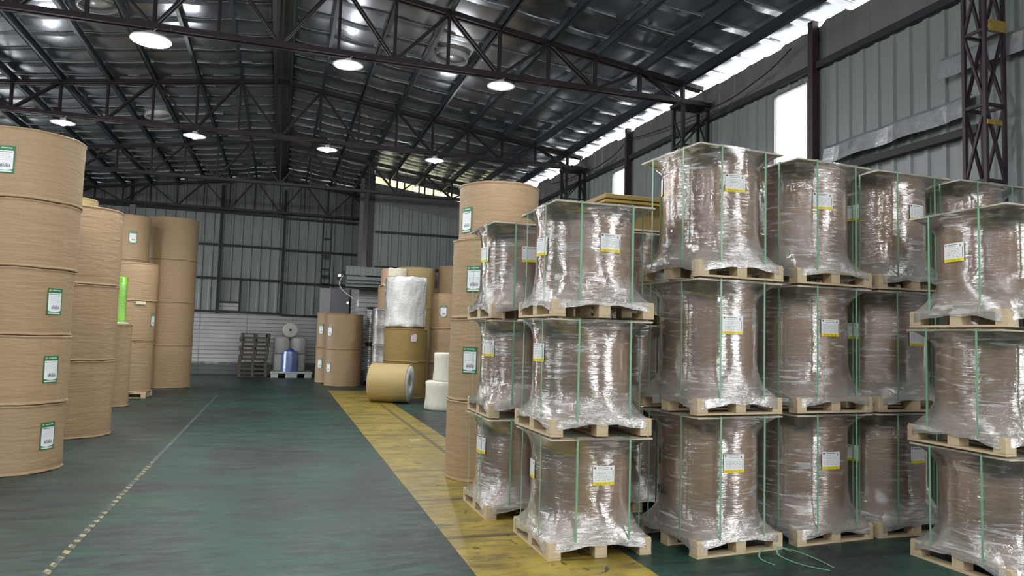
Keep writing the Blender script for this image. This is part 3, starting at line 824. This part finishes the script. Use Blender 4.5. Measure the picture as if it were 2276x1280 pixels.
list(stack(2.394, 5.541, HA, 0, 'the short front stack beside the yellow lane', {2: [(-83, 2.40), (-172, 2.38)], 1: [(-172, 1.53)], 0: [(-87, .61), (172, .60)]}, G1, seed=1))
list(stack(2.262, 6.775, HA, 0, 'the short stack against the big kraft aisle reels', {2: [(-172, 2.43), (-95, 2.42)], 1: [(-160, 1.53)], 0: [(-169, .62)]}, G1, seed=2))
B_ = list(stack(3.483, 5.389, HB, 6, 'the tall stack with 430 scrawled at its foot', {2: [(153, 2.97), (-93, 2.94)], 1: [(-94, 1.79)], 0: [(153, .69), (-92, .70)]}, G1, seed=3))
list(stack(4.50, 5.495, HB, 5, 'the tall stack next right of the scrawled one', {2: [(-101, 2.89)], 1: [(-91, 1.80)], 0: [(-90, .68)]}, G1, seed=4))
list(stack(5.434, 5.524, HB, 0, 'the tall stack directly left of the right-edge stack', {2: [(-170, 2.89), (-83, 2.88)], 1: [(-170, 1.79), (-84, 1.74)], 0: [(-169, .68), (-84, .70)]}, G1, seed=5))
list(stack(6.40, 5.53, HB, 0, 'the tall stack under the near lattice column', {}, G1, seed=6))
list(stack(5.315, 4.235, HA, 0, 'the short near stack at the right edge', {2: [(176, 2.39)]}, G1, seed=8))
list(stack(3.36, 6.80, HA, 0, 'the half-hidden stack under the brown carton', {}, G1, seed=9))
# handwritten 430 on the lowest reel of the scrawled stack
def scrawl(paths, a_deg, z, R, size, parent, rz):
    m = MB()
    for pth in paths:
        pts = []
        for (u, v) in pth:
            a = radians(a_deg) - rz + (u * size) / R
            pts.append((R * cos(a), R * sin(a), z + v * size))
        m.tube(pts, .0038, 5)
    o = m.build('handwritten_number', 'ink', parent); return o
ring = [(2.1 + .35 * cos(t * pi / 6), .35 + .42 * sin(t * pi / 6)) for t in range(13)]
scrawl([[(.35, 1.0), (0, .35), (.75, .4)], [(.55, .85), (.45, -.1)], [(1.0, .95), (1.4, .9), (1.15, .5), (1.45, .35), (1.35, -.05), (1.0, 0)], ring], 166, .40, .416, .060, B_[0], radians(6))
# carton on the hidden stack
ct = empty('kraft_carton', (3.36, 6.80, 3 * HA + .006), 0, 'flat brown carton with yellow tape lying on the hidden short stack', 'carton')
MB().box(-.38, .38, -.40, .40, .02, .30).build('carton_body', 'ochre', ct, bevel=.01)
MB().box(-.40, .40, -.42, .42, .30, .345).build('carton_lid', 'ochre', ct, bevel=.006)
MB().box(-.404, .404, -.424, .424, .262, .285).build('tape_band', 'yellow', ct)
MB().box(-.40, .40, -.42, .42, .0, .018).build('base_board', 'board', ct)

# ================================================================ KRAFT REELS
def reel_profile(R, h, rnd):
    p = [(R - .012, 0), (R + .008, .004), (R + .012, .013), (R - .001, .026), (R, .04)]
    n = 6
    for i in range(1, n): p.append((R + rnd.uniform(-.002, .002), .04 + (h - .08) * i / n))
    p += [(R, h - .04), (R - .001, h - .026), (R + .012, h - .013), (R + .008, h - .004), (R - .012, h)]
    return p
def reel(name, x, y, z, R, h, mat, label, cat, group=None, labels=(), lw=.19, lh=.30, lmat='klabel', seed=0, crumple=.006):
    rnd = random.Random(seed + int(x * 100 + z * 37))
    m = MB(); n = 72; m.lathe(reel_profile(R, h, rnd), n)
    ph = [rnd.uniform(0, 6) for _ in range(5)]
    for i, v in enumerate(m.v):                                      # paper puckers where it is folded over the ends
        th = atan2(v[1], v[0]); r = sqrt(v[0] ** 2 + v[1] ** 2); zz = v[2]
        e = math.exp(-zz / .03) + math.exp(-(h - zz) / .03)
        k = 1 + (crumple * (sin(th * 17 + ph[0]) + .6 * sin(th * 31 + ph[1])) * e + .0025 * sin(th * 5 + ph[2] + zz * 6)) / max(r, .1)
        m.v[i] = (v[0] * k, v[1] * k, zz + .004 * sin(th * 7 + ph[3]) * (e if 0.001 < zz < h - .001 else 0))
    o = m.build(name, mat); o.location = (x, y, z); tag(o, label, cat, group)
    for (a, lz) in labels: patch(a, lz - z, lw, lh, R + .008).build('label', lmat, o)
    return o
def reels(name, x, y, R, zs, mat, desc, group, labels={}, off={}, **k):
    T = {1: ['only'], 2: ['lower', 'upper'], 3: ['bottom', 'middle', 'top'], 4: ['lowest', 'second-lowest', 'third-lowest', 'top'], 5: ['lowest', 'second-lowest', 'middle', 'second-highest', 'top']}[len(zs) - 1]
    out = []
    for i in range(len(zs) - 1):
        ox, oy, dr = off.get(i, (0, 0, 0))
        out.append(reel(name, x + ox, y + oy, zs[i] + .001 * i, R + dr, zs[i + 1] - zs[i] - .002, mat, 'upright kraft paper reel, %s of %s' % (T[i], desc), 'paper reel', group, labels.get(i, ()), seed=i, **k))
    return out
GL = 'kraft paper reels along the left side'; GR = 'kraft paper reels on the right side'
reels('paper_reel', -2.92, 9.67, .58, [0, .755, 1.515, 2.26, 3.01, 3.79], 'kraft', 'the five-high stack at the left edge', GL, {0: [(-30, .40)], 1: [(-33, 1.14)], 2: [(-33, 1.90)], 4: [(-93, 3.42)]}, off={1: (.01, 0, 0), 3: (.015, 0, 0), 4: (.02, 0, .005)})
reels('paper_reel', -3.0, 12.5, .60, [0, 1.122, 2.24, 3.40], 'kraft', 'the three-high stack right behind the left-edge stack', GL)
reels('paper_reel', -3.62, 14.1, .50, [0, 1.3, 2.55, 3.80], 'yellowkraft', 'the pale stack rising behind the three-high stack', GL)
reels('paper_reel', -3.22, 16.8, .30, [0, 1.68], 'kraft', 'the narrow stack under the green-wrapped roll', GL)
g = empty('green_wrapped_roll', (-3.27, 16.8, 1.68), 0, 'bright green film-wrapped roll standing on a narrow kraft reel', 'wrapped roll')
MB().lathe([(.20, .03), (.205, .05), (.2, .95), (.18, .97)], 32).build('paper_reel', 'creampaper', g)
MB().lathe([(.225, .02), (.215, .1), (.21, .3), (.208, .7), (.215, .97), (.19, .985), (.03, .985)], 40).build('green_film', 'greenfilm', g)
MB().lathe([(.27, .001), (.28, .01), (.27, .035), (.22, .04)], 32).build('white_rim', 'whitewrap', g)
# stack on a pallet
pp = empty('wooden_pallet', (-3.32, 19.0, 0), 0, 'pale wooden pallet under the middle stack of left reels', 'pallet'); pallet_parts(pp, 'wood', .45, .13)
reels('paper_reel', -3.32, 19.0, .48, [.132, 1.31, 2.23, 3.12], 'kraft', 'the three-high stack on a pallet in the left row', GL, {1: [(-16, 1.80)]}, off={2: (.02, 0, 0)})
tag(patch(-62, 2.19, .22, .07, .515).build('torn_paper_flap', 'creampaper', None, (-3.32, 19.0, 0)), 'torn paper flap at a seam of the left reels standing on a pallet', 'paper flap')
reels('paper_reel', -3.85, 20.9, .50, [0, 1.04, 2.18, 3.33, 4.49], 'kraft', 'the four-high stack behind the palletised left reels', GL, {3: [(-69, 3.91)]})
reels('paper_reel', -2.98, 22.2, .66, [0, 1.15, 2.32, 3.49, 4.66], 'kraft', 'the farthest and tallest left stack, four high', GL)
# aisle stack on the right
reels('paper_reel', 2.40, 8.383, .48, [0, .90, 1.845, 2.775, 3.44], 'kraft', 'the four-high stack beside the yellow lane', GR, {1: [(-134, 1.37)], 2: [(-133, 2.30)], 3: [(-158, 3.00)]}, off={2: (.02, 0, 0), 3: (.075, .0, 0), 1: (.01, 0, 0)})
# far middle
reels('paper_reel', 1.93, 23.15, .56, [0, 1.11, 2.20], 'kraft', 'the two-high stack at the end of the yellow lane', GR, {0: [(-146, .57)], 1: [(-146, 1.67)]}, lw=.2, lh=.32)
reels('paper_reel', 1.68, 24.6, .52, [0, 1.12, 2.26], 'kraft', 'the two-high stack behind the lane-end stack', GR, {0: [(-140, .62)], 1: [(-140, 1.72)]}, lw=.2, lh=.32)
reels('paper_reel', 3.16, 19.0, .56, [0, .93, 1.78], 'ochre', 'the dark pair behind the golden reel', GR, {1: [(-78, 1.55)]}, lw=.15, lh=.2, lmat='slabel')
wf = empty('film_bagged_reel', (3.13, 19.0, 1.782), 0, 'crumpled white plastic-bagged reel on top of the ochre reels', 'wrapped reel')
MB().lathe([(.50, .0), (.51, .02), (.51, 1.27), (.5, 1.29)], 48).build('paper_reel', 'ochre', wf)
m = MB(); rr = random.Random(4); N = 96
prof = [(.55, .035), (.56, .06), (.545, .15), (.54, .4), (.54, .55), (.542, .7), (.538, .85), (.545, 1.0), (.55, 1.2), (.545, 1.30), (.50, 1.335), (.30, 1.34), (.02, 1.335)]
m.lathe([(r, z + .01) for r, z in prof], N)
for i, v in enumerate(m.v):
    th = atan2(v[1], v[0]); k = 1 + .022 * sin(th * 6 + v[2] * 9) + .018 * sin(th * 11 - v[2] * 14) + .012 * sin(th * 23 + v[2] * 31)
    r_ = sqrt(v[0] ** 2 + v[1] ** 2)
    if r_ < .52 and v[2] < 1.2: k = max(k, 1.0)
    m.v[i] = (v[0] * k, v[1] * k, v[2] + (.012 * sin(th * 5) + .01 * sin(th * 9) if v[2] < .05 else .012 * sin(th * 8)))
m.build('plastic_bag', 'whitefilm', wf)
# lying golden reel
lr = empty('lying_paper_reel', (2.60, 17.55, .462), radians(-24), 'golden kraft reel lying on its side with its white end facing right', 'paper reel')
ax = Matrix.Rotation(radians(90), 4, 'Y')
MB().lathe([(.44, -.47), (.452, -.465), (.46, -.45), (.46, .45), (.452, .468), (.44, .47)], 72, axis=ax).build('paper_wrap', 'yellowkraft', lr)
MB().lathe([(.43, .470), (.43, .474), (.05, .474), (.05, .4705)], 64, axis=ax).build('white_end', 'whiteend', lr)
MB().lathe([(.055, .471), (.055, .482), (.04, .482), (.035, .478)], 24, axis=ax).build('core_plug', 'core', lr)
# film-wrapped kraft stack to the left of the bagged reel
zs = [0, .34, .84, 1.33, 1.83, 2.32]
for i in range(5):
    r = empty('film_wrapped_roll', (2.95, 20.45, zs[i] + .001 * i), 0, 'grey film-wrapped kraft roll, %s of five behind the lying golden reel' % ['lowest', 'second-lowest', 'middle', 'second-highest', 'top'][i], 'wrapped roll', 'film-wrapped rolls behind the golden reel')
    h = zs[i + 1] - zs[i] - .002
    MB().lathe([(.46, 0), (.465, .02), (.465, h - .02), (.46, h)], 48).build('paper_reel', 'core', r)
    MB().lathe([(.475, 0), (.48, .015), (.472, .04), (.472, h - .04), (.482, h - .015), (.475, h)], 48).build('stretch_film', 'greyfilm', r)
    MB().lathe([(.483, h - .018), (.488, h - .01), (.483, h - .002)], 48, cap=False).build('white_seam', 'whitewrap', r)
reel('paper_reel', 2.98, 20.45, 2.326, .40, .60, 'kraft', 'kraft reel on the film-wrapped rolls, beneath the cream-capped reel', 'paper reel')
cp = empty('capped_paper_reel', (3.02, 20.45, 2.93), 0, 'small brown reel with a cream paper cap, left of the bagged reel', 'paper reel')
MB().lathe([(.36, 0), (.37, .02), (.37, .50), (.36, .515)], 40).build('paper_reel', 'core', cp)
MB().grid(lambda u, v: (cos(-2.2 + 1.5 * u) * (.378 if v < .62 else .378 * (1 - (v - .62) / .38 * .9)), sin(-2.2 + 1.5 * u) * (.378 if v < .62 else .378 * (1 - (v - .62) / .38 * .9)), .30 + .23 * min(1, v / .62) + .012 * sin(u * 14)), 16, 8).build('paper_cap', 'creampaper', cp)
m = MB(); m.lathe([(.40, .03), (.43, .04), (.42, .05), (.375, .05)], 40, cap=False)
for i, v in enumerate(m.v):
    th = atan2(v[1], v[0]); m.v[i] = (v[0], v[1], v[2] + .02 * sin(th * 9) + .015 * sin(th * 4))
m.build('torn_paper_edge', 'creampaper', cp)
reels('paper_reel', 3.84, 21.7, .58, [0, 1.2, 2.4, 3.62], 'yellowkraft', 'the golden stack showing above the bagged reel', GR)
reels('paper_reel', 4.34, 19.25, .48, [0, .90, 1.81, 2.74], 'kraft', 'the three-high stack left of the aisle stack', GR, {2: [(-119, 2.27)]}, lw=.19, lh=.31)
reels('paper_reel', 5.05, 21.6, .52, [0, 1.2, 2.45, 3.72], 'kraft', 'the dark stack behind, left of the big aisle stack', GR)
# cream foam rolls
def crumpled(name, x, y, z, R, h, label, mat='creamfilm'):
    m = MB(); m.lathe([(R * .97, 0), (R * 1.03, .03), (R * 1.02, .12), (R, h * .4), (R, h * .8), (R * 1.02, h - .04), (R * .96, h - .005), (.02, h)], 72)
    for i, v in enumerate(m.v):
        th = atan2(v[1], v[0]); k = 1 + .02 * sin(th * 7 + v[2] * 7) + .012 * sin(th * 16 - v[2] * 12)
        m.v[i] = (v[0] * k, v[1] * k, v[2])
    o = m.build(name, mat, None, (x, y, z)); return tag(o, label, 'wrapped roll', 'cream wrapped rolls')
crumpled('cream_wrapped_roll', 3.52, 15.89, 0, .39, .63, 'wide cream plastic-wrapped roll on the floor left of the big aisle stack')
crumpled('cream_wrapped_roll', 3.58, 15.89, .636, .28, .62, 'narrow cream plastic-wrapped roll on top of the wider cream roll')

# ================================================================ FAR END
_op = None
for k in range(10):
    if _op is None: _op = o = empty('wooden_pallet'); pallet_parts(o, 'oldwood', .48, .15)
    else: o = dup(_op)
    o.location = (-.83 + [0, -.02, .01, -.03, 0, .03, .0, .05, .02, .03][k], 27.3, k * .152 + (.0)); o.rotation_euler = (0, 0, radians([0, 1, -2, 2, 0, 1, -1, 3, -2, 4][k]))
    tag(o, 'dark weathered pallet in the far wall pile, %s' % (['the lowest, on the floor', 'second from the floor', 'third from the floor', 'fourth from the floor', 'fifth from the floor', 'fifth from the top', 'fourth from the top', 'third from the top', 'second from the top', 'the topmost'][k]), 'pallet', 'weathered pallets by the far wall')
pl = empty('plastic_pallet', (.46, 27.3, 0), 0, 'pale plastic pallet carrying white rolls by the far wall', 'pallet')
MB().box(-.70, .70, -.78, .5, .15, .20).build('deck', 'plastic', pl, bevel=.01)
for x in (-.56, 0, .56):
    MB().box(x - (.12 if x else .2), x + (.12 if x else .2), -.76, .48, 0, .15).build('foot_rail', 'plastic', pl, bevel=.008)
def wroll(x, y, z, R, h, label, axis=None, loc=None):
    o = MB().lathe([(R - .02, 0), (R, .02), (R, h - .02), (R - .02, h), (.06, h), (.05, h - .02)], 48).build('white_film_roll', 'whitewrap', None, (x, y, z))
    return tag(o, label, 'film roll', 'white film rolls on the plastic pallet')
for x, d in ((.10, 'left'), (.66, 'right')):
    wroll(x, 27.42, .205, .275, .60, 'white film roll on the plastic pallet, lower %s one' % d)
    wroll(x, 27.42, .825, .275, .58, 'white film roll on the plastic pallet, upper %s one under the lying roll' % d)
o = empty('lying_film_roll', (.37, 27.35, 1.665), 0, 'white roll lying on top with its round end facing the aisle', 'film roll')
ay = Matrix.Rotation(radians(90), 4, 'X')
MB().lathe([(.24, -.3), (.26, -.28), (.26, .28), (.24, .3)], 48, axis=ay).build('film_winding', 'whitewrap', o)
MB().lathe([(.04, .299), (.045, .306), (.03, .307)], 24, axis=ay).build('core_hole', 'black', o)
o = empty('blue_drum', (.40, 26.82, .085), 0, 'blue film-wrapped drum in front of the white rolls', 'drum')
MB().lathe([(.26, .12), (.275, .15), (.275, .72), (.25, .82), (.12, .87), (.10, .90), (.02, .90)], 48).build('drum_body', 'bluetin', o)
m = MB(); m.lathe([(.285, .12), (.29, .16), (.285, .4), (.288, .7), (.262, .83)], 64, cap=False)
for i, v in enumerate(m.v):
    th = atan2(v[1], v[0]); k = 1 + .012 * sin(th * 9 + v[2] * 20); m.v[i] = (v[0] * k, v[1] * k, v[2])
m.build('blue_film', 'bluefilm', o)
MB().lathe([(.05, .90), (.05, .925), (.02, .93)], 16).build('bung_cap', 'black', o)
o = MB().lathe([(.2, 0), (.21, .02), (.21, 1.28), (.2, 1.3), (.04, 1.3)], 40).build('standing_foam_roll', 'whitewrap', None, (1.52, 27.3, 0.0)); tag(o, 'slim white foam roll standing on end right of the plastic pallet', 'foam roll')

# loose strapping on the floor
def strap_loop(pts, label):
    P = [Vector(p) for p in pts]; out = []
    for i in range(len(P) - 1):
        p0 = P[max(i - 1, 0)]; p1 = P[i]; p2 = P[i + 1]; p3 = P[min(i + 2, len(P) - 1)]
        for k in range(8):
            t = k / 8; out.append(.5 * ((2 * p1) + (p2 - p0) * t + (2 * p0 - 5 * p1 + 4 * p2 - p3) * t * t + (3 * p1 - p0 - 3 * p2 + p3) * t ** 3))
    out.append(P[-1]); m = MB()
    for a, b in zip(out[:-1], out[1:]): m.bar(a, b, .012, .003)
    tag(m.build('loose_strap', 'strap'), label, 'strap', 'loose straps on the floor')
strap_loop([(3.60, 4.66, .006), (3.58, 4.80, .012), (3.68, 4.92, .03), (3.82, 4.93, .05), (3.95, 4.86, .03), (4.02, 4.70, .008), (4.0, 4.5, .006)], 'large loop of loose green strap on the floor before the scrawled stack')
strap_loop([(3.92, 4.45, .006), (3.80, 4.62, .01), (3.72, 4.76, .04), (3.78, 4.84, .07), (3.86, 4.80, .05)], 'small curl of loose green strap on the floor before the scrawled stack')
tag(MB().box(2.0, 2.16, 11.3, 11.36, .0035, .006).build('paper_scrap', 'whiteend'), 'thin white paper scrap on the yellow lane', 'scrap')
